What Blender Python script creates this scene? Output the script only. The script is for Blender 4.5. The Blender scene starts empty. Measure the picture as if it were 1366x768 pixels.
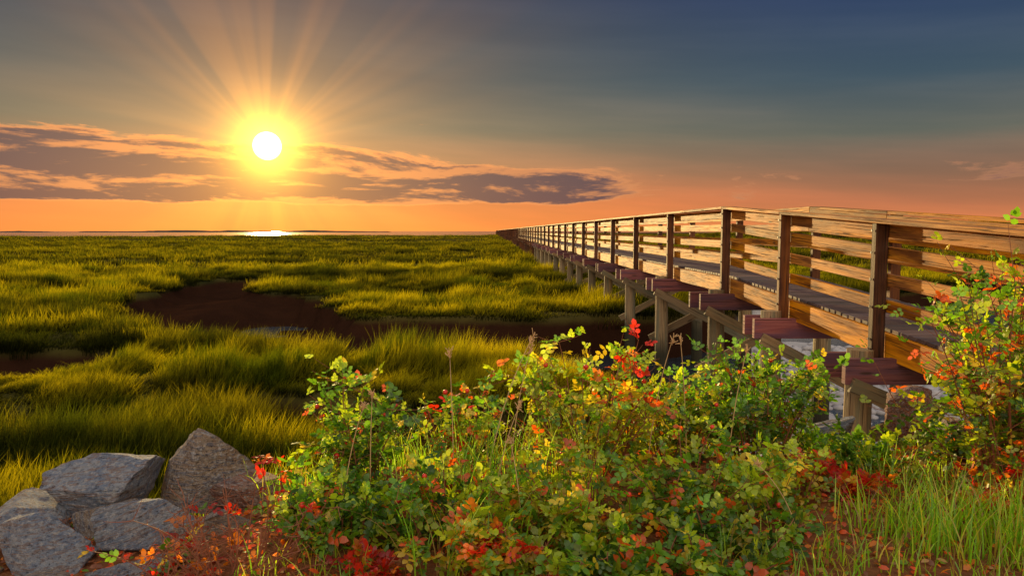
import bpy, math, numpy as np
from mathutils import Vector, Matrix
import bmesh
rng = np.random.default_rng(11)
scene = bpy.context.scene
scene.view_settings.view_transform = 'Standard'
scene.view_settings.look = 'None'
scene.view_settings.exposure = 0

EYE = 2.4
SUN_AZ, SUN_EL = math.radians(-17.9), math.radians(6.06)

# ------------------------------------------------------------ numpy noise
_T = rng.random((256, 256))
def vnoise(x, y, s=0):
    x = np.asarray(x, float) + s*17.3; y = np.asarray(y, float) + s*31.7
    xi = np.floor(x).astype(int); yi = np.floor(y).astype(int)
    fx = x-xi; fy = y-yi
    fx = fx*fx*(3-2*fx); fy = fy*fy*(3-2*fy)
    a = _T[xi & 255, yi & 255]; b = _T[(xi+1) & 255, yi & 255]
    c = _T[xi & 255, (yi+1) & 255]; d = _T[(xi+1) & 255, (yi+1) & 255]
    return (a*(1-fx)+b*fx)*(1-fy)+(c*(1-fx)+d*fx)*fy
def fbm(x, y, s=0, o=4):
    r = 0; a = .5; t = 0
    for i in range(o):
        r = r+a*vnoise(x, y, s+i); t += a; a *= .5; x = x*2.03; y = y*2.03
    return r/t
def sst(a, b, x):
    t = np.clip((x-a)/(b-a), 0, 1); return t*t*(3-2*t)

# ------------------------------------------------------------ terrain
CH = [
 [(-13.2,36,1.2),(-12.8,31,1.8),(-11.0,27.0,2.7),(-9.0,23.8,3.0),(-6.0,18.6,2.7),(-2,16.9,3.5),(2.4,16.0,4.3),(7,15.5,5),(14,18,8),(30,24,14),(60,34,18),(110,45,22)],
 [(-3.6,10.3,.3),(-1.8,9.2,.5),(.8,8.7,.8),(3.5,9.5,1.8),(6,12,3.5),(9,15,5)],
 [(-7.3,12.7,.5),(-8.3,13.2,1.2),(-10.5,13.4,1.0),(-14,14.5,.9)],
 [(-60,62,1.6),(-30,58,1.4),(-14,50,1.2),(-2,54,1.1)],
]
def chan(x, y):
    best = np.full(np.shape(x), 1e9)
    wob = (fbm(x/1.7, y/1.7, 5)-.5)*1.3+(fbm(x/5, y/5, 9)-.5)*1.2
    for pl in CH:
        for (x0,y0,w0),(x1,y1,w1) in zip(pl[:-1], pl[1:]):
            dx, dy = x1-x0, y1-y0
            t = np.clip(((x-x0)*dx+(y-y0)*dy)/(dx*dx+dy*dy), 0, 1)
            d = np.hypot(x-x0-t*dx, y-y0-t*dy)-(w0+(w1-w0)*t)
            k = np.clip((w0+(w1-w0)*t)/1.6, .3, 1)
            best = np.minimum(best, d+wob*k)
    return best
def bank_edge(x):
    return 4.9+.12*np.clip(x, -2, 1.5)+1.6*sst(4.2, 6, x)+.5*(fbm(x/1.5, x*0+3, 3)-.5)
WL = -.98
def foreshore(x, y):
    xx = x-.38*np.clip(y-9, 0, 20)
    return sst(1.4, 2.4, xx)*(1-sst(22, 27, y))*(1-sst(9, 14, x))
def hgt(x, y):
    x = np.asarray(x, float); y = np.asarray(y, float)
    r = np.hypot(x, y)
    z = .42*(fbm(x/9, y/5, 1)-.5)+.16*(fbm(x/1.2, y/1.2, 2)-.5)
    z = z+np.clip(r/120, 0, 1)*.8*(fbm(x/60, y/24, 7)-.5)
    hill = np.exp(-(((x-75)/45)**2+((y-120)/45)**2))
    z = z+hill*(2.6+1.5*fbm(x/8, y/8, 4))
    s = chan(x, y)
    shallow = np.exp(-((x+8.4)**2+(y-13)**2)/26.)
    far_l = sst(1.5, 3.4, np.hypot(x+7.5, (y-24.0)*.8))*(1-sst(-4.5, -2, x))
    bed = WL+.50*(fbm(x/1.8, y/1.8, 6)-.42)+.50*far_l-.12*(1-far_l)-.5*sst(2, 7, x)*sst(8, 14, y+x)
    bed = bed*(1-shallow)+shallow*(-.60+.3*(fbm(x/.8, y/.8, 6)-.5))
    cut = 1-sst(-.26, .20, s)
    z = z*(1-cut)+bed*cut
    fs = foreshore(x, y)
    z = z*(1-fs)+fs*(np.maximum(.10-.19*(y-6.2), -.95)+.22*(fbm(x/1.3, y/1.3, 4)-.5))
    top = .72+.28*sst(-2, -.5, x)+.10*sst(2.5, 4.5, x)+.12*(fbm(x/.7, y/.7, 8)-.5)
    b = 1-sst(-.6, 1.1, y-bank_edge(x))
    z = z*(1-b)+top*b
    az = np.arctan2(x, y)
    R = 300+140*fbm(az*6, az*0+1, 2)+700*sst(-.05, .15, az)
    e = sst(0, 60, r-R)
    return z*(1-e)-2.4*e

def mesh_obj(name, V, F4=None, F3=None, mats=(), smooth=False, parent=None, attrs=None, link=True, uv=None, mi=None):
    me = bpy.data.meshes.new(name)
    V = np.asarray(V, np.float32)
    n4 = 0 if F4 is None else len(F4); n3 = 0 if F3 is None else len(F3)
    me.vertices.add(len(V)); me.vertices.foreach_set('co', V.ravel())
    li = []
    if n4: li.append(np.asarray(F4, np.int32).ravel())
    if n3: li.append(np.asarray(F3, np.int32).ravel())
    if li:
        li = np.concatenate(li)
        me.loops.add(len(li)); me.loops.foreach_set('vertex_index', li)
        me.polygons.add(n4+n3)
        ls = np.concatenate([np.arange(n4)*4, n4*4+np.arange(n3)*3]).astype(np.int32)
        me.polygons.foreach_set('loop_start', ls)
        if mi is not None: me.polygons.foreach_set('material_index', np.asarray(mi, np.int32))
        me.polygons.foreach_set('use_smooth', np.full(n4+n3, smooth))
    me.update(calc_edges=True)
    if uv is not None:
        l = me.uv_layers.new(name='UVMap'); l.data.foreach_set('uv', np.asarray(uv, np.float32).ravel())
    for k, (typ, dom, arr) in (attrs or {}).items():
        a = me.attributes.new(k, typ, dom)
        arr = np.asarray(arr, np.float32 if typ != 'INT' else np.int32)
        a.data.foreach_set({'FLOAT': 'value', 'INT': 'value', 'FLOAT_VECTOR': 'vector', 'FLOAT_COLOR': 'color'}[typ], arr.ravel())
    for m in mats: me.materials.append(m)
    ob = bpy.data.objects.new(name, me)
    if link: scene.collection.objects.link(ob)
    if parent: ob.parent = parent
    return ob

# ------------------------------------------------------------ node helpers
class NT:
    def __init__(s, nt): s.nt = nt; nt.nodes.clear()
    def n(s, t, **kw):
        nd = s.nt.nodes.new(t)
        for k, v in kw.items(): setattr(nd, k, v)
        return nd
    def put(s, sock, v):
        if hasattr(v, 'node'): s.nt.links.new(v, sock)
        elif v is not None:
            if isinstance(v, (tuple, list)) and sock.type == 'RGBA' and len(v) == 3: v = (*v, 1)
            sock.default_value = v
    def m(s, op, a, b=None, c=None, clamp=False):
        nd = s.n('ShaderNodeMath', operation=op, use_clamp=clamp)
        s.put(nd.inputs[0], a); s.put(nd.inputs[1], b)
        if c is not None: s.put(nd.inputs[2], c)
        return nd.outputs[0]
    def ss(s, x, a, b, lo=0., hi=1.):
        nd = s.n('ShaderNodeMapRange', interpolation_type='SMOOTHSTEP')
        s.put(nd.inputs[0], x); s.put(nd.inputs[1], a); s.put(nd.inputs[2], b); s.put(nd.inputs[3], lo); s.put(nd.inputs[4], hi)
        return nd.outputs[0]
    def mix(s, f, a, b, mode='MIX'):
        nd = s.n('ShaderNodeMix', data_type='RGBA', blend_type=mode)
        s.put(nd.inputs[0], f); s.put(nd.inputs[6], a); s.put(nd.inputs[7], b)
        return nd.outputs[2]
    def noise(s, vec, scale, detail=4, rough=.55, dist=0.):
        nd = s.n('ShaderNodeTexNoise'); s.put(nd.inputs['Vector'], vec)
        nd.inputs['Scale'].default_value = scale; nd.inputs['Detail'].default_value = detail
        nd.inputs['Roughness'].default_value = rough; nd.inputs['Distortion'].default_value = dist
        return nd.outputs['Fac']
    def vmul(s, v, k):
        nd = s.n('ShaderNodeVectorMath', operation='MULTIPLY'); s.put(nd.inputs[0], v); s.put(nd.inputs[1], k); return nd.outputs[0]
    def vadd(s, v, k):
        nd = s.n('ShaderNodeVectorMath', operation='ADD'); s.put(nd.inputs[0], v); s.put(nd.inputs[1], k); return nd.outputs[0]
    def ramp(s, f, stops):
        nd = s.n('ShaderNodeValToRGB'); cr = nd.color_ramp
        while len(cr.elements) < len(stops): cr.elements.new(.5)
        for e, (p, c) in zip(cr.elements, stops): e.position = p; e.color = (*c, 1)
        s.put(nd.inputs[0], f); return nd.outputs[0]
    def bump(s, h, strength=.5, dist=.02):
        nd = s.n('ShaderNodeBump'); s.put(nd.inputs['Height'], h)
        nd.inputs['Strength'].default_value = strength; nd.inputs['Distance'].default_value = dist
        return nd.outputs[0]
def newmat(name):
    m = bpy.data.materials.new(name); m.use_nodes = True
    t = NT(m.node_tree); out = t.n('ShaderNodeOutputMaterial'); return m, t, out
def principled(t, out, col, rough=.8, normal=None, spec=.3):
    p = t.n('ShaderNodeBsdfPrincipled'); t.put(p.inputs['Base Color'], col); t.put(p.inputs['Roughness'], rough)
    p.inputs['Specular IOR Level'].default_value = spec
    if normal is not None: t.put(p.inputs['Normal'], normal)
    t.nt.links.new(p.outputs[0], out.inputs[0]); return p

# ------------------------------------------------------------ world sky
w = bpy.data.worlds.new('World'); scene.world = w; w.use_nodes = True
t = NT(w.node_tree); out = t.n('ShaderNodeOutputWorld')
tc = t.n('ShaderNodeTexCoord').outputs['Generated']
nrm = t.n('ShaderNodeVectorMath', operation='NORMALIZE'); t.put(nrm.inputs[0], tc); d = nrm.outputs[0]
sp = t.n('ShaderNodeSeparateXYZ'); t.put(sp.inputs[0], d); X, Y, Z = sp.outputs
az = t.m('ARCTAN2', X, Y)
sv = (math.sin(SUN_AZ)*math.cos(SUN_EL), math.cos(SUN_AZ)*math.cos(SUN_EL), math.sin(SUN_EL))
dt = t.n('ShaderNodeVectorMath', operation='DOT_PRODUCT'); t.put(dt.inputs[0], d); dt.inputs[1].default_value = sv
theta = t.m('ARCCOSINE', t.m('MINIMUM', dt.outputs['Value'], .999999))
zz = t.m('MAXIMUM', Z, 0.)
hi = [(.5, (.07, .10, .17)), (.8, (.28, .32, .38)), (1, (.36, .39, .44))]  # overhead sky made brighter as added fill light for the foreground
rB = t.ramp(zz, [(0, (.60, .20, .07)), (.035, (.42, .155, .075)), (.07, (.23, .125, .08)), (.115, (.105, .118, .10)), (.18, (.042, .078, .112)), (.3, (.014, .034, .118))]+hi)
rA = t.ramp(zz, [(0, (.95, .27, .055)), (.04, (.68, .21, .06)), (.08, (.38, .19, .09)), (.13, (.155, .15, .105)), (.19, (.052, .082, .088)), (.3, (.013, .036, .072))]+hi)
daz = t.m('ABSOLUTE', t.m('SUBTRACT', az, SUN_AZ))
base = t.mix(t.ss(daz, .1, .85), rA, rB)
cv = t.n('ShaderNodeCombineXYZ'); t.put(cv.inputs[0], az); t.put(cv.inputs[1], Z)
uv = cv.outputs[0]
tl = t.n('ShaderNodeCombineXYZ'); t.put(tl.inputs[0], az); t.put(tl.inputs[1], t.m('MULTIPLY_ADD', az, .06, Z))
st = t.noise(t.vmul(tl.outputs[0], (1.8, 17., 1)), 1.0, 4, .55)
base = t.mix(t.ss(st, .35, .72, 0., .75), base, t.mix(1., base, (1.7, 1.35, 1.2), 'MULTIPLY'))
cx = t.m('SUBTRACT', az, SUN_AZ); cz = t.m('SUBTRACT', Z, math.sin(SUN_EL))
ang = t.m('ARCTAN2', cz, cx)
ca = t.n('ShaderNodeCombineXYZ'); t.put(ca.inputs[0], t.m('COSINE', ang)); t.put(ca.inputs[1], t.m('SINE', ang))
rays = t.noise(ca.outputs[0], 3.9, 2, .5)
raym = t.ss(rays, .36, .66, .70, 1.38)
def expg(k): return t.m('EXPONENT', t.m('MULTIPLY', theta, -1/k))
g2 = t.m('MULTIPLY', expg(.105), raym)  # radial light streaks painted into the sun glow by angular noise
def scalecol(c, f):
    nd = t.n('ShaderNodeVectorMath', operation='SCALE'); nd.inputs[0].default_value = c; t.put(nd.inputs['Scale'], f); return nd.outputs[0]
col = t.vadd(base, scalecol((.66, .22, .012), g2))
cn = t.noise(t.vmul(t.vadd(uv, (3.1, .0, 0)), (5.2, 30., 1)), 1.0, 8, .68, .4)
cn2 = t.noise(t.vmul(t.vadd(uv, (3.1, .010, 0)), (5.2, 30., 1)), 1.0, 4, .6, .3)
topel = t.ss(az, -.30, .08, .114, .080)
env = t.m('MULTIPLY', t.ss(Z, .026, .042), t.m('SUBTRACT', 1., t.ss(t.m('SUBTRACT', Z, topel), -.016, .018)))
env = t.m('MULTIPLY', env, t.ss(az, .0, .22, 1., .34))
gap = t.m('MULTIPLY', t.m('SUBTRACT', 1., t.ss(t.m('ABSOLUTE', t.m('SUBTRACT', az, SUN_AZ-.02)), .02, .10)), .13)
dens = t.m('SUBTRACT', t.m('ADD', cn, t.m('MULTIPLY', env, .45)), gap)
al = t.m('MULTIPLY', t.ss(dens, .68, .79), t.ss(Z, .15, .125))
lit = t.ss(t.m('SUBTRACT', cn, cn2), .0, .11)
rimc = t.mix(expg(.30), (.38, .18, .11), (1.9, .60, .09))
darkc = t.mix(expg(.13), (.068, .048, .078), (.36, .11, .04))
core = t.m('MULTIPLY', t.ss(dens, .73, .84), t.m('SUBTRACT', 1., t.m('MULTIPLY', lit, .65)))
ccol = t.mix(core, rimc, darkc)
col = t.mix(t.m('MULTIPLY', al, .94), col, ccol)
col = t.vadd(col, scalecol((9., 4.0, .4), expg(.020)))
col = t.vadd(col, scalecol((30., 26., 14.), t.ss(theta, .012, .018, 1., 0.)))
col = t.vadd(col, scalecol((1.12, .90, .64), t.ss(Y, .1, -.7)))  # extra brightness behind the camera, added to fill the foreground with light
col = t.mix(t.ss(Z, -.02, -.002, 1., 0.), col, (.04, .04, .03))
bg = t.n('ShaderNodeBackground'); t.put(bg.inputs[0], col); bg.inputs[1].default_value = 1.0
sky = t.n('ShaderNodeTexSky', sky_type='NISHITA'); sky.sun_disc = False
sky.sun_elevation = SUN_EL; sky.sun_rotation = SUN_AZ; sky.dust_density = 2.
bg2 = t.n('ShaderNodeBackground'); t.put(bg2.inputs[0], sky.outputs[0]); bg2.inputs[1].default_value = .004
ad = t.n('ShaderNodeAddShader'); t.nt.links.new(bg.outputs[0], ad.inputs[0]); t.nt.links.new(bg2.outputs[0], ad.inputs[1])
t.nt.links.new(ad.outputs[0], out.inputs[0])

sl = bpy.data.lights.new('sun', 'SUN'); sl.energy = 5.0; sl.angle = math.radians(.6); sl.color = (1, .70, .29)
so = bpy.data.objects.new('sun', sl); scene.collection.objects.link(so)
so.rotation_euler = (-Vector(sv)).to_track_quat('-Z', 'Y').to_euler(); so.location = (-20, 60, 20)

# ------------------------------------------------------------ materials
def ground_mat():
    m, t, out = newmat('marsh_soil')
    pos = t.n('ShaderNodeNewGeometry').outputs['Position']
    s = t.n('ShaderNodeSeparateXYZ'); t.put(s.inputs[0], pos)
    n1 = t.noise(pos, 1.1, 5, .6); n2 = t.noise(pos, 14, 5, .65); n3 = t.noise(t.vmul(pos, (.02, .09, 0)), 1, 4, .6)
    mud = t.mix(n1, (.018, .009, .006), (.050, .020, .010))
    turf = t.mix(t.ss(n3, .38, .62), (.03, .035, .010), (.10, .08, .02))
    soil = t.mix(n2, (.08, .035, .018), (.34, .14, .06))
    sand = t.mix(n2, (.34, .32, .31), (.74, .70, .66))
    c = t.mix(t.ss(t.m('ADD', s.outputs[2], t.m('MULTIPLY', n1, .2)), -.10, .15), mud, turf)
    isbank = t.m('MULTIPLY', t.ss(s.outputs[2], .3, .55), t.ss(s.outputs[1], 9, 7.5))
    c = t.mix(isbank, c, soil)
    xx = t.m('SUBTRACT', s.outputs[0], t.m('MULTIPLY', t.m('MAXIMUM', t.m('SUBTRACT', s.outputs[1], 9.), 0.), .38))
    issand = t.m('MULTIPLY', t.m('MULTIPLY', t.ss(xx, 1.6, 2.2), t.ss(s.outputs[1], 28, 24)), t.m('MULTIPLY', t.ss(s.outputs[2], .80, .50), t.ss(s.outputs[0], 14.5, 11.)))
    c = t.mix(issand, c, sand)
    b = t.bump(t.m('ADD', n2, n1), .8, .05)
    principled(t, out, c, .9, b, 0.)
    return m
def water_mat():
    m, t, out = newmat('tidal_water')
    pos = t.n('ShaderNodeNewGeometry').outputs['Position']
    n = t.noise(t.vmul(pos, (1, 2.2, 1)), 4.0, 3, .6)
    n2 = t.noise(t.vmul(pos, (.2, .5, 1)), 1, 2, .5)
    b = t.bump(t.m('ADD', n, n2), .6, .07)
    p = principled(t, out, (.03, .045, .055), .12, b, .8)
    p.inputs['IOR'].default_value = 1.4
    return m
def wood_mat(name, c1, c2, c3, green=False):
    m, t, out = newmat(name)
    uvn = t.n('ShaderNodeUVMap').outputs[0]
    rnd = t.n('ShaderNodeAttribute', attribute_name='rnd').outputs['Fac']
    of = t.n('ShaderNodeCombineXYZ'); t.put(of.inputs[0], t.m('MULTIPLY', rnd, 37.)); t.put(of.inputs[1], t.m('MULTIPLY', rnd, 91.))
    v = t.vadd(uvn, of.outputs[0])
    g = t.noise(t.vmul(v, (1.3, 38., 1)), 1., 5, .65, .6)
    g2 = t.noise(t.vmul(v, (.8, 6., 1)), 1., 4, .6, .4)
    crack = t.ss(t.noise(t.vmul(v, (1.0, 60., 1)), 1., 3, .6, .2), .58, .66)
    vo = t.n('ShaderNodeTexVoronoi'); t.put(vo.inputs['Vector'], t.vmul(v, (1.6, 7., 1))); vo.inputs['Scale'].default_value = 1.
    knot = t.ss(vo.outputs['Distance'], .14, .06)
    c = t.mix(t.ss(g, .3, .7), c1, c2)
    c = t.mix(t.ss(g2, .42, .64), c, c3)
    c = t.mix(t.m('MULTIPLY', crack, .88), c, (.035, .018, .010))
    c = t.mix(t.m('MULTIPLY', knot, .8), c, (.06, .03, .015))
    hv = t.n('ShaderNodeHueSaturation'); t.put(hv.inputs['Value'], t.m('MULTIPLY_ADD', rnd, .7, .5)); t.put(hv.inputs['Saturation'], t.m('MULTIPLY_ADD', t.m('FRACT', t.m('MULTIPLY', rnd, 13.)), .14, .94)); t.put(hv.inputs['Color'], c)
    c = hv.outputs[0]
    if green:
        pos = t.n('ShaderNodeNewGeometry').outputs['Position']
        s = t.n('ShaderNodeSeparateXYZ'); t.put(s.inputs[0], pos)
        c = t.mix(t.ss(t.m('ADD', s.outputs[2], t.m('MULTIPLY', g2, .5)), .55, .1), c, (.05, .045, .025))
    b = t.bump(t.m('SUBTRACT', g, t.m('MULTIPLY', crack, 1.)), .9, .008)
    principled(t, out, c, .65, b, .3)
    return m
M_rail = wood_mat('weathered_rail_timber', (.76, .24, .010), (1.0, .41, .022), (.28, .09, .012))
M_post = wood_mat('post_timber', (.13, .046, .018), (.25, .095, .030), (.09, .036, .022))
M_deck = wood_mat('deck_timber', (.13, .08, .075), (.24, .155, .13), (.12, .10, .10))
M_beam = wood_mat('cap_beam_timber', (.22, .07, .07), (.32, .12, .11), (.15, .07, .10))
M_pile = wood_mat('pile_timber', (.26, .17, .09), (.46, .32, .16), (.22, .20, .12), True)

def leaf_mat(name, trans=.5, gloss=.05):
    m, t, out = newmat(name)
    c = t.n('ShaderNodeAttribute', attribute_name='col').outputs['Color']
    df = t.n('ShaderNodeBsdfDiffuse'); t.put(df.inputs[0], c)
    tr = t.n('ShaderNodeBsdfTranslucent'); t.put(tr.inputs[0], t.mix(1., c, (2.1, 2.0, .6), 'MULTIPLY'))
    gl = t.n('ShaderNodeBsdfGlossy'); gl.inputs['Roughness'].default_value = .42; gl.inputs[0].default_value = (.8, .8, .75, 1)
    m1 = t.n('ShaderNodeMixShader'); m1.inputs[0].default_value = trans
    t.nt.links.new(df.outputs[0], m1.inputs[1]); t.nt.links.new(tr.outputs[0], m1.inputs[2])
    m2 = t.n('ShaderNodeMixShader'); m2.inputs[0].default_value = gloss
    t.nt.links.new(m1.outputs[0], m2.inputs[1]); t.nt.links.new(gl.outputs[0], m2.inputs[2])
    t.nt.links.new(m2.outputs[0], out.inputs[0]); return m
M_leaf = leaf_mat('leaf')
def grass_mat():
    m, t, out = newmat('marsh_grass_blades')
    h = t.n('ShaderNodeAttribute', attribute_name='t').outputs['Fac']
    geo = t.n('ShaderNodeNewGeometry'); pos = geo.outputs['Position']
    sy = t.n('ShaderNodeSeparateXYZ'); t.put(sy.inputs[0], pos)
    rnd = t.n('ShaderNodeObjectInfo').outputs['Random']
    n1 = t.noise(t.vmul(pos, (.34, .62, 0)), 1., 4, .7)
    n2 = t.noise(t.vmul(pos, (.030, .15, 0)), 1., 4, .7)
    a = t.mix(t.ss(n1, .41, .56), (.075, .110, .008), (.64, .54, .018))  # noise paints sunlit tussocks and the shade between them into the colour
    a = t.mix(t.m('MULTIPLY', rnd, .38), a, (.28, .36, .015))
    a = t.mix(t.ss(n2, .45, .53, .90, 0.), a, (.028, .040, .010))  # dark bands paint the low-sun shade of hollows into the blades
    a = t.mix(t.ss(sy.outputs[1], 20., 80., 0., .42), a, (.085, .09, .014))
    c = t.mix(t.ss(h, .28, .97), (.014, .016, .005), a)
    df = t.n('ShaderNodeBsdfDiffuse'); t.put(df.inputs[0], c)
    tr = t.n('ShaderNodeBsdfTranslucent'); t.put(tr.inputs[0], t.mix(1., c, (1.8, 1.65, .4), 'MULTIPLY'))
    m1 = t.n('ShaderNodeMixShader'); m1.inputs[0].default_value = .62
    t.nt.links.new(df.outputs[0], m1.inputs[1]); t.nt.links.new(tr.outputs[0], m1.inputs[2])
    t.nt.links.new(m1.outputs[0], out.inputs[0]); return m
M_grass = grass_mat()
def plain(name, c, rough=.7, spec=.3, scale=25):
    m, t, out = newmat(name)
    n = t.noise(t.n('ShaderNodeTexCoord').outputs['Object'], scale, 4)
    cc = t.mix(n, tuple(k*.6 for k in c), tuple(min(1, k*1.3) for k in c))
    principled(t, out, cc, rough, None, spec); return m
M_stem = plain('stem_bark', (.28, .10, .05))
M_dry = plain('dry_stalk', (.66, .42, .20))
M_hip = plain('rose_hip_skin', (.70, .03, .015), .3, .6)
M_bolt = plain('galvanised_bolt', (.08, .07, .06), .5, .5)

# ------------------------------------------------------------ ground and water
a_, k_ = 3.0, 7.9
gx = a_*np.sinh(k_*np.linspace(-1, 1, 520)); gy = 9+a_*np.sinh(k_*np.linspace(-.42, 1, 640))
GX, GY = np.meshgrid(gx, gy)
V = np.stack([GX.ravel(), GY.ravel(), hgt(GX.ravel(), GY.ravel())], 1)
nx, ny = len(gx), len(gy)
i = np.arange(nx-1)[None, :]+nx*np.arange(ny-1)[:, None]; i = i.ravel()
mesh_obj('marsh_ground', V, np.stack([i, i+1, i+1+nx, i+nx], 1), mats=[ground_mat()], smooth=True)
M_water = water_mat()
mesh_obj('tidal_water', [(-6000, -200, WL), (6000, -200, WL), (6000, 9000, WL), (-6000, 9000, WL)], [(0, 1, 2, 3)], mats=[M_water])
mesh_obj('marsh_pool_water', [(-11.5, 11, -.50), (-6.4, 11, -.50), (-6.4, 15., -.50), (-11.5, 15., -.50)], [(0, 1, 2, 3)], mats=[M_water])
xs = np.linspace(-1500, -300, 120); hh = 5*np.clip(fbm(xs/120, xs*0, 3)*2-.75, 0, 1)+1.2*fbm(xs/9, xs*0, 4)*(fbm(xs/120, xs*0, 3) > .4)
V = np.concatenate([np.stack([xs, xs*0+1800, xs*0-1.5], 1), np.stack([xs, xs*0+1810, hh-.4], 1), np.stack([xs, xs*0+1900, xs*0-1.5], 1)])
n = len(xs); j = np.arange(n-1)
mesh_obj('distant_shore', V, np.concatenate([np.stack([j, j+1, j+1+n, j+n], 1), np.stack([j+n, j+1+n, j+1+2*n, j+2*n], 1)]), mats=[plain('distant_scrub', (.05, .055, .04))])

# ------------------------------------------------------------ grass clumps
gcol = bpy.data.collections.new('grass_clumps')
def clump(name, n, R, H, W, seed, seg=3, lean=.25):
    r = np.random.default_rng(seed)
    a = r.random(n)*6.283; rad = R*np.sqrt(r.random(n))
    P = np.stack([rad*np.cos(a), rad*np.sin(a), np.full(n, -.06)], 1)
    L = H*(.45+.8*r.random(n)); la = r.random(n)*6.283
    ld = np.stack([np.cos(la), np.sin(la)], 1)*(lean*(.3+r.random(n)))[:, None]+np.array([.16, -.04])
    fa = r.random(n)*6.283; S = np.stack([np.cos(fa), np.sin(fa), np.zeros(n)], 1)
    Vs = []; T = []
    for q in range(seg+1):
        tt = q/seg
        c = P+np.concatenate([ld*(L*tt**1.8)[:, None], (L*(tt-.15*tt**3))[:, None]], 1)
        wv = W*(1-tt**1.5)*.5
        if q < seg: Vs += [c-S*wv, c+S*wv]; T += [np.full(n, tt)]*2
        else: Vs.append(c); T.append(np.full(n, 1.))
    V = np.stack(Vs, 1).reshape(-1, 3); T = np.stack(T, 1).ravel(); m = 2*seg+1
    b = np.arange(n)*m
    F4 = np.concatenate([np.stack([b+2*q, b+2*q+1, b+2*q+3, b+2*q+2], 1) for q in range(seg-1)])
    F3 = np.stack([b+2*seg-2, b+2*seg-1, b+2*seg], 1)
    o = mesh_obj(name, V, F4, F3, mats=[M_grass], attrs={'t': ('FLOAT', 'POINT', T)}, link=False)
    gcol.objects.link(o)
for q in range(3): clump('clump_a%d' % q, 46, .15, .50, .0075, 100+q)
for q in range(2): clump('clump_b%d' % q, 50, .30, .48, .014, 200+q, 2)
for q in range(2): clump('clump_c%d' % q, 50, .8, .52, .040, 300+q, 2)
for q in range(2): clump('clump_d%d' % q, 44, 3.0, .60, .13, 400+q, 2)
pts = []; rots = []; scl = []; idx = []
def zone(n, y0, y1, ids, smin, smax, pw=1.):
    y = y0+(y1-y0)*rng.random(n)**pw
    x = (rng.random(n)*2-1)*(.78*y+4)
    s = chan(x, y); h = hgt(x, y)
    hs = sst(.0, .7, s)*.4+.6
    hs = hs*(1-.65*np.exp(-(((x+7.6)/2.0)**2+((y-11.2)/1.5)**2)))
    tus = fbm(x/1.1, y/1.1, 21, 3)
    ok = (h > -.25) & (s > .02+.15*rng.random(n)) & (y > bank_edge(x)+.5+.4*rng.random(n)) & ((tus > .40) | (rng.random(n) < .35) | (y > 60))
    b_ = 3.4-.028*(y-11.7)
    ok &= ~((x > b_+.1) & (x < b_+1.15) & (rng.random(n) < .6))
    ok &= ~((x > 1.6) & (y < 13)) & (foreshore(x, y) < .2)
    x, y, h, hs, tus = x[ok], y[ok], h[ok], hs[ok], tus[ok]; k = len(x)
    patch = (.40+.85*fbm(x/3.2, y/2.2, 12))*(.38+1.15*sst(.32, .68, tus))
    S = (smin+(smax-smin)*rng.random(k))
    pts.append(np.stack([x, y, h], 1)); rots.append(np.stack([np.zeros(k), np.zeros(k), rng.normal(0, .9, k)], 1))
    scl.append(np.stack([S, S, S*patch*hs], 1)); idx.append(rng.choice(ids, k))
zone(17000, 5., 15, [0, 1, 2], .8, 1.3, .8)
zone(27000, 13, 45, [3, 4], .8, 1.3, .9)
zone(13000, 40, 140, [5, 6], .8, 1.3, .7)
zone(5500, 120, 480, [7, 8], .8, 1.3, .7)
pts = np.concatenate(pts); rots = np.concatenate(rots); scl = np.concatenate(scl); idx = np.concatenate(idx)
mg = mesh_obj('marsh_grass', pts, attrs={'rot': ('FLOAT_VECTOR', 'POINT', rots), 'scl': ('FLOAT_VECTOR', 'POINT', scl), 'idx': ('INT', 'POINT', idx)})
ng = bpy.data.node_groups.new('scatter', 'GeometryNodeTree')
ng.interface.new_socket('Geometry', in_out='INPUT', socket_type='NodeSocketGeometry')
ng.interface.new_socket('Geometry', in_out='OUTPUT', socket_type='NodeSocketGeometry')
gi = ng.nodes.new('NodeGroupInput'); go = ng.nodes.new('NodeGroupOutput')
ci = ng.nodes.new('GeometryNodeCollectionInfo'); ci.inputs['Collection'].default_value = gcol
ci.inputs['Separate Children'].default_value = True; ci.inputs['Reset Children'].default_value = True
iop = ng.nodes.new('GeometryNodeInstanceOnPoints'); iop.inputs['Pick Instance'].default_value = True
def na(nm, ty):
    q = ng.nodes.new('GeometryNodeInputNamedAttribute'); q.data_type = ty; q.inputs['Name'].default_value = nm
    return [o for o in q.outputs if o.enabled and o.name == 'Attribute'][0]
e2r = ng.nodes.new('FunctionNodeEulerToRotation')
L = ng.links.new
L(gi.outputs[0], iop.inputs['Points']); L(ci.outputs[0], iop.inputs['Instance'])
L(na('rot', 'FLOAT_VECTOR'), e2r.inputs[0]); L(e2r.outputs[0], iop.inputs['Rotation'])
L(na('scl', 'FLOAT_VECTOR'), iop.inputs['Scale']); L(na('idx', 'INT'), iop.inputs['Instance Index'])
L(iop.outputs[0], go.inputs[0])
md = mg.modifiers.new('scatter', 'NODES'); md.node_group = ng

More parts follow.
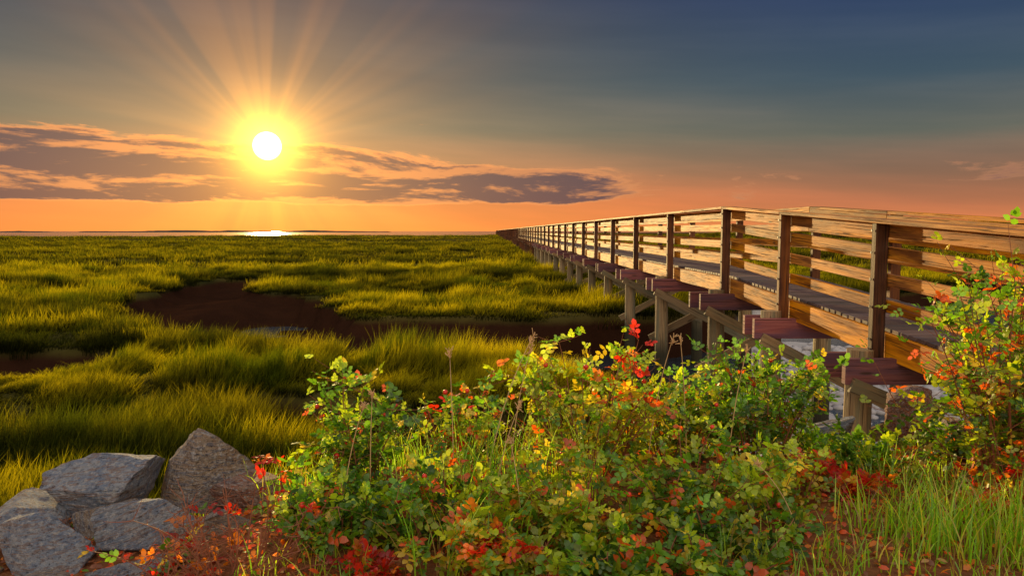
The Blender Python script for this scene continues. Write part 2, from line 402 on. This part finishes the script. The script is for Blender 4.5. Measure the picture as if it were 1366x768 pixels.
# ------------------------------------------------------------ boardwalk
Y0 = 11.7; W = 1.26
def bx(y): return 3.4-.028*(y-Y0) if y > Y0 else 3.4+.062*(Y0-y)
def bz(y): return 1.70 if y > Y0 else 1.70-.06*(Y0-y)
class Boxes:
    def __init__(s): s.V = []; s.F = []; s.UV = []; s.R = []; s.n = 0
    def beam(s, p0, p1, wd, ht, side=None):
        p0 = np.array(p0, float); p1 = np.array(p1, float); d = p1-p0; L = np.linalg.norm(d); d /= L
        if side is None: side = np.cross(d, (0, 0, 1.)) if abs(d[2]) < .95 else np.array((1., 0, 0))
        side = np.array(side, float); side -= d*side.dot(d); side /= np.linalg.norm(side)
        up = np.cross(side, d)
        a, b = side*wd/2, up*ht/2
        v = [p0-a-b, p0+a-b, p0+a+b, p0-a+b, p1-a-b, p1+a-b, p1+a+b, p1-a+b]
        s.V += v; o = s.n
        r = rng.random()
        for k in range(4):
            k2 = (k+1) % 4
            s.F.append((o+k, o+k2, o+4+k2, o+4+k)); wv = wd if k % 2 == 0 else ht
            s.UV += [(0, k*.5), (0, k*.5+wv), (L, k*.5+wv), (L, k*.5)]
        s.F += [(o+3, o+2, o+1, o), (o+4, o+5, o+6, o+7)]
        s.UV += [(0, 0), (.02, 0), (.02, ht), (0, ht)]*2
        s.R += [r]*8; s.n += 8
    def cyl(s, p0, p1, r0, r1, n=14):
        p0 = np.array(p0, float); p1 = np.array(p1, float); d = p1-p0; L = np.linalg.norm(d); d /= L
        a = np.cross(d, (0, 1., 0)) if abs(d[1]) < .9 else np.cross(d, (1., 0, 0)); a /= np.linalg.norm(a); b = np.cross(d, a)
        o = s.n; r = rng.random()
        for k in range(n):
            th = 2*math.pi*k/n; j = 1+.05*(rng.random()-.5)
            q = a*math.cos(th)+b*math.sin(th); s.V += [p0+q*r0*j, p1+q*r1*j]
        c0 = o+2*n; s.V += [p0, p1]
        for k in range(n):
            k2 = (k+1) % n; s.F.append((o+2*k, o+2*k2, o+2*k2+1, o+2*k+1))
            s.UV += [(0, k*.07), (0, k*.07+.07), (L, k*.07+.07), (L, k*.07)]
        for k in range(0, n, 2):
            k1, k2 = (k+1) % n, (k+2) % n
            s.F += [(c0+1, o+2*k+1, o+2*k1+1, o+2*k2+1)]; s.UV += [(0, 0), (.1, 0), (.1, .1), (0, .1)]
        s.R += [r]*(2*n+2); s.n += 2*n+2
    def build(s, name, mat, parent, bevel=0.):
        o = mesh_obj(name, s.V, s.F, mats=[mat], parent=parent, uv=s.UV, attrs={'rnd': ('FLOAT', 'POINT', s.R)})
        if bevel:
            b = o.modifiers.new('bevel', 'BEVEL'); b.width = bevel; b.segments = 1; b.limit_method = 'ANGLE'
        return o
bw = bpy.data.objects.new('wooden_boardwalk', None); scene.collection.objects.link(bw)
END = 520
bents = [2.95, 5.15, 7.35, 9.55, 11.7]
while bents[-1] < END: bents.append(bents[-1]+3.6)
rails, posts, stringers, planks, caps, piles, braces, bolts = [Boxes() for _ in range(8)]
fr, fp = Boxes(), Boxes()
def jit(a): return (rng.random()-.5)*a
for i, y in enumerate(bents):
    far = y > 60
    x, z = bx(y), bz(y)
    P = fp if far else posts
    for off, sg in ((-.075, -1), (W+.075, 1)):
        hh = 1.035
        P.beam((x+off+jit(.006), y+jit(.02), z-.34-.05*rng.random()), (x+off+jit(.015), y+jit(.02), z+hh), .125, .09, side=(1, 0, 0))
        if y < 30:
            for hz in (.22, .49, .75, .965, -.10, -.20):
                bolts.cyl((x+off-.068*(1 if sg < 0 else -1)-.0*sg, y, z+hz), (x+off+sg*.078, y, z+hz), .013, .013, 8)
    cz = z-.25-.13-.01
    for dy in (-.19, .19):
        (fp if far else caps).beam((x-.52+jit(.12), y+dy, cz), (x+W+.5+jit(.12), y+dy, cz), .09, .25)
    for off in (-.22, W+.2) if not far else (-.22,):
        if y < 5: continue
        tx = x+off+jit(.05)
        (piles if not far else fp).cyl((tx+jit(.08), y+jit(.05), -1.8), (tx, y, z-.22+jit(.08)), .145, .125, 14 if not far else 8)
    if 6 < y < 60:
        b0 = -.25 if y > 9 else .1
        braces.beam((x-.42, y-.26, cz-.12), (x+W+.30, y-.26, max(cz-1.15, b0)), .05, .15)
        braces.beam((x-.42, y+.26, max(cz-1.15, b0)), (x+W+.30, y+.26, cz-.12), .05, .15)
def run(y0, y1):
    far = y0 > 60
    R = fr if far else rails; S = fr if far else stringers
    e = .004
    for off, sg in ((.024, 1), (W-.024, -1)):
        for hz, ht in ((.22, .12), (.49, .12), (.75, .12), (.965, .14)):
            j0, j1 = jit(.02), jit(.02)
            R.beam((bx(y0+e)+off, y0+e, bz(y0+e)+hz+j0), (bx(y1-e)+off, y1-e, bz(y1-e)+hz+j1), .04, ht)
        co = -.055 if sg > 0 else W+.055
        R.beam((bx(y0+e)+co, y0+e, bz(y0+e)+1.058), (bx(y1-e)+co, y1-e, bz(y1-e)+1.058), .19, .04)
        so_ = .045 if sg > 0 else W-.045
        S.beam((bx(y0+e)+so_, y0+e, bz(y0+e)-.168), (bx(y1-e)+so_, y1-e, bz(y1-e)-.168), .08, .25)
    if not far: S.beam((bx(y0+e)+W/2, y0+e, bz(y0+e)-.168), (bx(y1-e)+W/2, y1-e, bz(y1-e)-.168), .08, .25)
run(.8, 5.15); run(5.15, 9.55); run(9.55, 11.7)
for i in range(4, len(bents)-2, 2): run(bents[i], bents[i+2])
y = .8
while y < 60:
    wd = .14
    z = bz(y)-.021; s_ = .06 if y < Y0 else 0
    planks.beam((bx(y)+.052+jit(.0), y, z+jit(.005)), (bx(y)+W-.052, y+jit(.004), z+jit(.005)), wd-.014, .038, side=(0, 1, s_))
    y += wd
y = 60
while y < END:
    planks.beam((bx(y)+.06+W/2, y, 1.68), (bx(y+3.5)+.06+W/2, y+3.5, 1.68), W-.12, .035); y += 3.6
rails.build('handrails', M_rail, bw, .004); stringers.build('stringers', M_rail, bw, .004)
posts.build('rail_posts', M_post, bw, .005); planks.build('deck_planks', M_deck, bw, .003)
caps.build('cap_beams', M_beam, bw, .006); piles.build('piles', M_pile, bw); braces.build('cross_braces', M_pile, bw, .004)
bolts.build('bolts', M_bolt, bw); fr.build('receding_handrails', M_rail, bw); fp.build('receding_supports', M_post, bw)

# ------------------------------------------------------------ rocks
def rock_mat(name, c1, c2, c3):
    m, t, out = newmat(name)
    p = t.n('ShaderNodeTexCoord').outputs['Object']
    a = t.noise(p, 2.6, 6, .65, .8); b = t.noise(p, 12, 6, .72); s = t.noise(t.vmul(p, (2, 4, 16)), 1, 6, .65, 1.2)
    fine = t.noise(p, 45, 3, .7)
    c = t.mix(t.ss(a, .42, .58), c1, c2); c = t.mix(t.ss(s, .48, .58, 0., .9), c, c3)
    c = t.mix(t.ss(b, .51, .62, 0., .85), c, (.92, .88, .85)); c = t.mix(t.ss(b, .45, .34, 0., .85), c, (.06, .06, .08))
    c = t.mix(t.ss(fine, .48, .36, 0., .45), c, (.08, .08, .10))
    principled(t, out, c, .85, t.bump(t.m('ADD', t.m('ADD', t.m('MULTIPLY', a, 2.), t.m('MULTIPLY', b, 2.)), t.m('MULTIPLY', s, 2.5)), 1., .08), .3)
    return m
MR = [rock_mat('blue_grey_granite', (.38, .46, .62), (.64, .68, .76), (.54, .38, .32)),
      rock_mat('brown_granite', (.62, .42, .27), (.76, .58, .43), (.34, .33, .38)),
      rock_mat('red_granite', (.68, .25, .13), (.76, .44, .30), (.38, .23, .21))]
_bm = bmesh.new(); bmesh.ops.create_icosphere(_bm, subdivisions=6, radius=1)
ICO_V = np.array([v.co[:] for v in _bm.verts]); ICO_F = np.array([[v.index for v in f.verts] for f in _bm.faces]); _bm.free()
def rock(x, y, z, sx, sy, sz, mat, seed, rot=0., name='granite_boulder'):
    r = np.random.default_rng(seed)
    V = ICO_V.copy()
    for _ in range(13):
        n = r.normal(size=3); n /= np.linalg.norm(n); dd = .42+.30*r.random()
        q = V@n-dd; V -= np.outer(np.where(q > 0, q, 0), n)
    nz = fbm(V[:, 0]*1.6+9+V[:, 2], V[:, 1]*1.6+V[:, 2]*1.7+9, seed % 7, 5)-.5
    lay = V[:, 2]*6+V[:, 0]*2.2+1.2*nz; st = (lay-np.floor(lay)); st = sst(.1, .9, st)-st
    n2 = fbm(V[:, 0]*6+30+V[:, 2]*2, V[:, 1]*3+V[:, 2]*12+30, seed % 5, 5)-.5
    V *= (1.22+.12*nz+.11*n2+.07*st)[:, None]
    o = mesh_obj(name, V, None, ICO_F, mats=[mat], smooth=True)
    o.location = (x, y, z); o.scale = (sx, sy, sz); o.rotation_euler = (r.normal()*.25, r.normal()*.25, rot)
for k, (x, y, z, a, b, c, m, ro) in enumerate([
    (-2.44, 4.5, .84, .38, .32, .30, 0, .4), (-2.00, 4.7, .84, .36, .28, .31, 1, -.5), (-2.85, 4.2, .70, .30, .26, .20, 0, .2),
    (-2.02, 4.0, .78, .30, .26, .21, 0, .1), (-2.40, 3.75, .72, .30, .26, .19, 0, -.3), (-1.64, 3.95, .73, .24, .22, .18, 1, .8),
    (-1.58, 4.45, .80, .29, .24, .18, 2, .3), (-1.26, 4.2, .76, .2, .18, .12, 1, 1.), (-3.2, 4.8, .5, .4, .3, .25, 1, 1.3), (-2.8, 3.7, .60, .28, .26, .2, 1, .3), (-1.85, 3.55, .70, .22, .20, .15, 0, .5), (-2.15, 3.35, .62, .24, .22, .17, 1, .5), (-1.5, 3.6, .72, .17, .17, .12, 0, 1.5), (-2.28, 4.15, .68, .22, .2, .14, 1, 2.), (-2.6, 4.0, .62, .2, .22, .16, 2, 2.6),
    (2.88, 5.3, 1.02, .22, .2, .22, 2, .3), (2.15, 5.15, .95, .28, .18, .13, 0, .1), (3.0, 6.3, .2, .3, .3, .2, 1, .8), (2.4, 6.3, .2, .3, .3, .2, 0, .8),
    (3.8, 6.8, .1, .4, .3, .25, 0, .2), (-1.0, 5.9, .2, .25, .2, .15, 1, .2), (3.4, 5.6, .85, .3, .25, .2, 1, .6), (2.6, 5.55, .7, .25, .2, .16, 0, .6)]):
    rock(x, y, z, a, b, c, MR[m], 140+k, ro)
r = np.random.default_rng(77); _bm = bmesh.new(); bmesh.ops.create_icosphere(_bm, subdivisions=1, radius=1)
pv = np.array([v.co[:] for v in _bm.verts]); pf = np.array([[v.index for v in f.verts] for f in _bm.faces]); _bm.free()
k = 3600; y = 5.6+16*r.random(k)**1.3; x = 1.8+.38*np.clip(y-9, 0, 20)+5.6*r.random(k); z = hgt(x, y); s_ = (.025+.085*r.random(k)**2)*(1+.04*(y-6)); a = r.random(k)*6.3
q = pv[None]*np.stack([s_*1.3, s_, s_*.6], 1)[:, None]*(1+.25*(r.random((k, len(pv), 1))-.5))
q = np.stack([q[..., 0]*np.cos(a)[:, None]-q[..., 1]*np.sin(a)[:, None]+x[:, None], q[..., 0]*np.sin(a)[:, None]+q[..., 1]*np.cos(a)[:, None]+y[:, None], q[..., 2]+(z+s_*.2)[:, None]], 2)
mesh_obj('shore_pebbles', q.reshape(-1, 3), None, (pf[None]+(np.arange(k)*len(pv))[:, None, None]).reshape(-1, 3), mats=[plain('pebble_stone', (.50, .48, .48), scale=3.)], smooth=True)

# ------------------------------------------------------------ plants
DG, G, YG, Yc, O, Rd, TN = [(.05, .125, .012), (.13, .29, .018), (.36, .46, .025), (.66, .50, .035), (.66, .20, .02), (.58, .030, .015), (.40, .25, .10)]
def leaves(P, D, N, L, Wd, C):
    D = D/np.linalg.norm(D, axis=1)[:, None]; S = np.cross(D, N); S /= np.linalg.norm(S, axis=1)[:, None]+1e-9; N = np.cross(S, D)
    L = L[:, None]; Wd = Wd[:, None]
    vs = [P, P+D*.3*L-S*.42*Wd+N*.05*L, P+D*.3*L+S*.42*Wd+N*.05*L, P+D*.68*L-S*.4*Wd+N*.03*L, P+D*.68*L+S*.4*Wd+N*.03*L, P+D*L-N*.10*L]
    V = np.stack(vs, 1).reshape(-1, 3); b = np.arange(len(P))*6
    F4 = np.stack([b+1, b+2, b+4, b+3], 1); F3 = np.concatenate([np.stack([b, b+2, b+1], 1), np.stack([b+3, b+4, b+5], 1)])
    return V, F4, F3, np.repeat(C, 6, 0)
def tubes(lines, n=4):
    V = []; F = []; o = 0
    th = 6.283*np.arange(n)/n
    for pl, r0, r1 in lines:
        k = len(pl)
        dd = np.gradient(pl, axis=0); dd /= np.linalg.norm(dd, axis=1)[:, None]+1e-9
        a = np.cross(dd, (.3, 1, .1)); a /= np.linalg.norm(a, axis=1)[:, None]+1e-9; b = np.cross(dd, a)
        rr = np.linspace(r0, r1, k)[:, None, None]
        V.append((pl[:, None]+rr*(a[:, None]*np.cos(th)[None, :, None]+b[:, None]*np.sin(th)[None, :, None])).reshape(-1, 3))
        q = np.arange(k-1)[:, None]*n; e = np.arange(n)[None]; e2 = (e+1) % n
        F.append(np.stack([o+q+e, o+q+e2, o+q+n+e2, o+q+n+e], 2).reshape(-1, 4))
        o += k*n
    return np.concatenate(V), np.concatenate(F)
def bez(a, b, c, k=8):
    t = np.linspace(0, 1, k)[:, None]; return (1-t)**2*a+2*t*(1-t)*b+t*t*c
def palcol(r, n, pal, up):
    cs = np.array([p[0] for p in pal]); wt = np.array([p[1] for p in pal], float); wt /= wt.sum()
    C = cs[r.choice(len(cs), n, p=wt)]*(.65+.7*r.random(n))[:, None]
    C = C*(.55+.65*up)[:, None]  # painted sunlight: leaf colour gets brighter towards the top of the plant
    return np.concatenate([C, np.ones((n, 1))], 1)
def bush(name, cx, cy, rad, H, nst, pal, seed, leafL=.032, npair=2, hips=0, redtop=0., twigs=6, bare=.12, z0=None, stemmat=None, tall=.62, wid=.74):
    r = np.random.default_rng(seed)
    z0 = float(hgt(cx, cy)) if z0 is None else z0
    lines = []; NP = []; ND = []
    for s in range(nst):
        a = r.random()*6.283; rr = rad*math.sqrt(r.random())
        out_ = np.array([math.cos(a), math.sin(a), 0])
        b = np.array([cx, cy, z0-.05])+out_*rr*.45
        hh = H*(1-tall+tall*r.random()**.8)*(1-.3*(rr/rad)**2)*1.06
        tip = np.array([cx, cy, z0])+out_*rr*(1+.35*r.random())+np.array([r.normal()*.05, r.normal()*.05, hh])
        c = b*.6+tip*.4+np.array([r.normal()*.04, r.normal()*.04, hh*.3])
        pl = bez(b, c, tip, 10); lines.append((pl, .005, .0018))
        for q in range(10):
            if q >= 3 and r.random() > bare:
                for _ in range(2 if q == 9 else 1):
                    NP.append(pl[q]); dd = r.normal(size=3)*.8+np.array([0, 0, .4]); ND.append(dd)
        for _ in range(twigs):
            q = r.integers(2, 10); p = pl[q]; dd = r.normal(size=3)*np.array([1, 1, .5])+np.array([0, 0, .55]); dd /= np.linalg.norm(dd)
            ln = H*(.10+.18*r.random()); tp = p+dd*ln; pt = bez(p, p+dd*ln*.5+np.array([0, 0, -.01]), tp, 5)
            lines.append((pt, .0025, .001))
            for e in (1, 2, 3, 4):
                if r.random() > bare+.1: NP.append(pt[e]); ND.append(dd*.6+r.normal(size=3)*.7)
    NP = np.array(NP); ND = np.array(ND); ND /= np.linalg.norm(ND, axis=1)[:, None]; n = len(NP)
    UPv = np.array([0, 0, 1.])+r.normal(size=(n, 3))*.5
    S = np.cross(ND, UPv); S /= np.linalg.norm(S, axis=1)[:, None]; N = np.cross(S, ND)
    noc = (fbm(NP[:, 0]*5+20, NP[:, 2]*5+NP[:, 1]*4+20, seed % 9, 3))
    LP = []; LD = []; LN = []; LL = []; id_ = []
    ll = leafL*(.6+.8*r.random(n))
    span = ll*1.5
    for k in range(npair):
        f = (k+.6)/npair
        for sg in (-1, 1):
            LP.append(NP+ND*(span*f)[:, None]-np.array([0, 0, 1])*(span*f*f*.2)[:, None]); LD.append(ND*.55+S*sg+r.normal(size=(n, 3))*.22); LN.append(N+r.normal(size=(n, 3))*.3); LL.append(ll*(1-.15*k)); id_.append(np.arange(n))
    LP.append(NP+ND*(span)[:, None]-np.array([0, 0, 1])*(span*.2)[:, None]); LD.append(ND+r.normal(size=(n, 3))*.15); LN.append(N); LL.append(ll*1.1); id_.append(np.arange(n))
    LP, LD, LN, LL, id_ = [np.concatenate(q) for q in (LP, LD, LN, LL, id_)]
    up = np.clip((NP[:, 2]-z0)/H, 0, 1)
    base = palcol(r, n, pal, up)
    if redtop > 0:
        pick = (r.random(n) < redtop*.22*up) | ((noc > .73) & (r.random(n) < .3))
        base[pick, :3] = np.array(O)*.45+np.array(Rd)*.5
    base[:, :3] *= (.6+.8*noc)[:, None]
    C = base[id_]; C[:, :3] *= (.8+.4*r.random(len(C)))[:, None]
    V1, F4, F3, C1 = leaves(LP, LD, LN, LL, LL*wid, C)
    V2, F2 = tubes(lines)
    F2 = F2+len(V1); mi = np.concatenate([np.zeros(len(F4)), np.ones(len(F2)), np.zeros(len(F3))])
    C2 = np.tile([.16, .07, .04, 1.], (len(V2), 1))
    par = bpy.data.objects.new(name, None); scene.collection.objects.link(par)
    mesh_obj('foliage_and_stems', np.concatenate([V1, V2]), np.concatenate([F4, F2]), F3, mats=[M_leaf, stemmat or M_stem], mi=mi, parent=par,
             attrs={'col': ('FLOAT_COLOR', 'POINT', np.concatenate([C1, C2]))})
    if hips:
        bm = bmesh.new()
        for _ in range(hips*2):
            p = NP[r.integers(0, n)]+np.array([0, 0, .012]);
            if p[2] < z0+.35*H: continue
            bmesh.ops.create_uvsphere(bm, u_segments=10, v_segments=7, radius=.010+.005*r.random(), matrix=Matrix.Translation(p.tolist()))
        me = bpy.data.meshes.new('rose_hips'); bm.to_mesh(me); bm.free(); me.materials.append(M_hip)
        for p in me.polygons: p.use_smooth = True
        o = bpy.data.objects.new('rose_hips', me); scene.collection.objects.link(o); o.parent = par
GREEN = [(DG, 2), (G, 4.5), (YG, 3), (Yc, .3)]
MIXED = [(DG, 1), (G, 3.5), (YG, 4), (Yc, .9), (O, .1)]
YEL = [(G, 1.8), (YG, 4.5), (Yc, 1.8), (O, .1)]
RED = [(Rd, 4), (O, 2.5), (Yc, .6), (G, .8)]
rb = 'beach_rose_bush'
bush(rb, -.78, 3.95, .25, .72, 18, GREEN, 1, hips=5, redtop=.2)
bush(rb, -.95, 3.6, .24, .36, 12, GREEN, 2, hips=6, redtop=.1)
bush(rb, -.28, 4.25, .34, .60, 14, MIXED, 3, hips=5, redtop=.4)
bush(rb, .42, 4.25, .40, .78, 32, YEL, 4, hips=4, redtop=.2)
bush(rb, 1.02, 4.5, .32, .58, 20, MIXED, 5, hips=4, redtop=.3)
bush(rb, 1.50, 4.55, .44, .72, 48, GREEN, 6, hips=4, redtop=.2)
bush(rb, .85, 3.55, .34, .44, 22, MIXED, 7, hips=4, redtop=.3)
bush(rb, .25, 3.35, .34, .42, 22, YEL, 8, hips=4, redtop=.4)
bush(rb, -.35, 3.35, .32, .36, 20, GREEN, 9, hips=6, redtop=.4)
bush(rb, -.75, 3.25, .26, .28, 14, GREEN, 10, hips=6, redtop=.2)
bush(rb, 1.35, 3.75, .28, .32, 14, YEL, 12, redtop=.2)
bush(rb, 2.62, 3.75, .42, 1.40, 60, MIXED, 13, hips=14, redtop=.9, bare=.05)
bush(rb, 3.1, 4.3, .5, 1.15, 34, GREEN, 14, hips=6, redtop=.6)
bush(rb, 2.1, 4.4, .32, .20, 20, GREEN, 15, redtop=.05)
bush(rb, 2.75, 4.6, .35, .24, 16, GREEN, 16, redtop=.1)
bush(rb, .0, 2.95, .35, .24, 22, YEL, 17, hips=2, redtop=.4)
bush(rb, .5, 2.9, .30, .2, 18, GREEN, 19, hips=2, redtop=.3)
bush(rb, .85, 3.0, .35, .22, 20, GREEN, 18, hips=2, redtop=.3)
sr = 'red_sumac_sprig'
bush(sr, .70, 4.35, .07, .92, 4, RED, 21, leafL=.036, twigs=5, bare=.4)
bush(sr, -.12, 2.95, .14, .24, 7, RED, 22, bare=.25)
bush(sr, -.55, 2.95, .12, .17, 7, RED, 23, bare=.25)
bush(sr, -.35, 4.1, .10, .60, 3, RED, 26, twigs=4, bare=.4)
bush(sr, -1.28, 4.0, .10, .42, 3, RED, 30, twigs=3, bare=.4)
bush(sr, 2.45, 3.45, .25, .26, 12, RED, 27, bare=.25)
bush(sr, 1.75, 4.0, .22, .16, 9, RED, 28, bare=.25)
bush('red_twig_shrub', -1.2, 3.2, .42, .40, 34, RED, 24, bare=.92, twigs=9, leafL=.03)
bush('red_twig_shrub', -1.5, 3.4, .3, .25, 16, RED, 25, bare=.8, twigs=6, leafL=.03)

def tuft(name, cx, cy, R, n, H, pal, seed, W_=.007):
    r = np.random.default_rng(seed)
    a = r.random(n)*6.283; rad = R*np.sqrt(r.random(n)); x = cx+rad*np.cos(a); y = cy+rad*np.sin(a)
    P = np.stack([x, y, hgt(x, y)-.02], 1); L = H*(.4+.7*r.random(n)); la = r.random(n)*6.283; le = .15+.55*r.random(n)
    ld = np.stack([np.cos(la)*le, np.sin(la)*le], 1); fa = la+1.57+r.normal(size=n)*.5; S = np.stack([np.cos(fa), np.sin(fa), fa*0], 1)
    Vs = []; seg = 6
    for q in range(seg+1):
        tt = q/seg; c = P+np.concatenate([ld*(L*tt**2)[:, None], (L*(tt-.38*le*tt**3))[:, None]], 1); wv = W_*(1-tt**2)*.5
        Vs += [c-S*wv, c+S*wv] if q < seg else [c]
    V = np.stack(Vs, 1).reshape(-1, 3); m = 2*seg+1; b = np.arange(n)*m
    F4 = np.concatenate([np.stack([b+2*q, b+2*q+1, b+2*q+3, b+2*q+2], 1) for q in range(seg-1)]); F3 = np.stack([b+2*seg-2, b+2*seg-1, b+2*seg], 1)
    C = np.repeat(palcol(r, n, pal, np.full(n, .7)), m, 0)
    mesh_obj(name, V, F4, F3, mats=[M_leaf], attrs={'col': ('FLOAT_COLOR', 'POINT', C)})
GR = [((.20, .44, .02), 3), ((.38, .56, .03), 3), ((.55, .48, .06), 1), (TN, .6)]
for k, (x, y, R, n, H) in enumerate([(2.05, 3.3, .3, 380, .38), (1.75, 3.5, .2, 120, .28), (2.35, 3.2, .3, 300, .36), (1.5, 3.1, .2, 70, .2), (2.2, 4.1, .3, 200, .26), (2.0, 4.5, .25, 100, .2),
                                   (-.2, 3.15, .3, 80, .4), (.1, 3.8, .4, 140, .6), (-.3, 3.8, .3, 100, .6), (1.1, 3.1, .35, 90, .22), (-1.7, 4.9, .5, 300, .35), (-.6, 4.8, .5, 300, .4), (3.0, 5.0, .4, 60, .2), (.7, 5.2, .6, 300, .4), (1.6, 5.0, .4, 60, .2), (1.9, 2.95, .3, 160, .2), (1.2, 2.9, .3, 100, .16), (-.9, 2.95, .3, 120, .2), (-1.1, 4.4, .4, 160, .35), (-2.2, 5.0, .5, 200, .3)]):
    tuft('beach_grass_tuft', x, y, R, n, H, GR, 60+k)
def stalk(x, y, H, lx, ly, seed):
    r = np.random.default_rng(seed); z = float(hgt(x, y)); a = np.array([x, y, z]); c = a+np.array([lx, ly, H]); pl = bez(a, a+np.array([lx*.25, ly*.2, H*.6]), c, 12)
    lines = [(pl, .003, .0016)]
    for q in range(22):
        p = pl[-1]*(1-q/60)+pl[-3]*(q/60); dd = r.normal(size=3)*.012+np.array([lx, ly, .4])*.03; lines.append((np.array([p, p+dd]), .0015, .002))
    V, F = tubes(lines); mesh_obj('dry_seed_stalk', V, F, mats=[M_dry])
for k, (x, y, H, lx, ly) in enumerate([(-.15, 3.7, .88, .26, .1), (-.02, 3.9, .82, .12, .0), (-.3, 3.8, .8, -.02, 0), (-.1, 3.5, .6, .14, 0), (.05, 3.3, .5, -.06, 0), (-.7, 3.6, .62, .02, 0), (-.82, 3.5, .6, .12, 0), (1.3, 3.3, .35, -.2, 0), (2.6, 3.3, .5, .1, 0), (2.7, 3.4, .6, -.12, 0), (.75, 4.1, .8, .14, 0), (1.0, 4.2, .78, -.05, 0), (1.2, 4.1, .75, .1, 0)]):
    stalk(x, y, H, lx, ly, 80+k)
n = 14000
r = np.random.default_rng(5); x = -3.2+7.2*r.random(n); y = 2.4+3.4*r.random(n)
P = np.stack([x, y, hgt(x, y)+.008+.02*r.random(n)], 1); a = r.random(n)*6.283
D = np.stack([np.cos(a), np.sin(a), r.normal(size=n)*.35], 1); N = np.array([0, 0, 1])+r.normal(size=(n, 3))*.4
LL = .02+.03*r.random(n)
V, F4, F3, C = leaves(P, D, N, LL, LL*.6, palcol(r, n, [((.66, .11, .03), 3), ((.28, .10, .04), 3), (O, 2.5), (TN, 1.5), (G, 1)], np.full(n, .9)))
mesh_obj('fallen_leaves', V, F4, F3, mats=[M_leaf], attrs={'col': ('FLOAT_COLOR', 'POINT', C)})

# ------------------------------------------------------------ camera
cam = bpy.data.cameras.new('camera'); co = bpy.data.objects.new('camera', cam); scene.collection.objects.link(co)
cam.sensor_width = 36; cam.lens = 26.35; cam.clip_start = .05; cam.clip_end = 20000
co.location = (0, 0, EYE); co.rotation_euler = (math.radians(90-4.35), 0, 0)
scene.camera = co
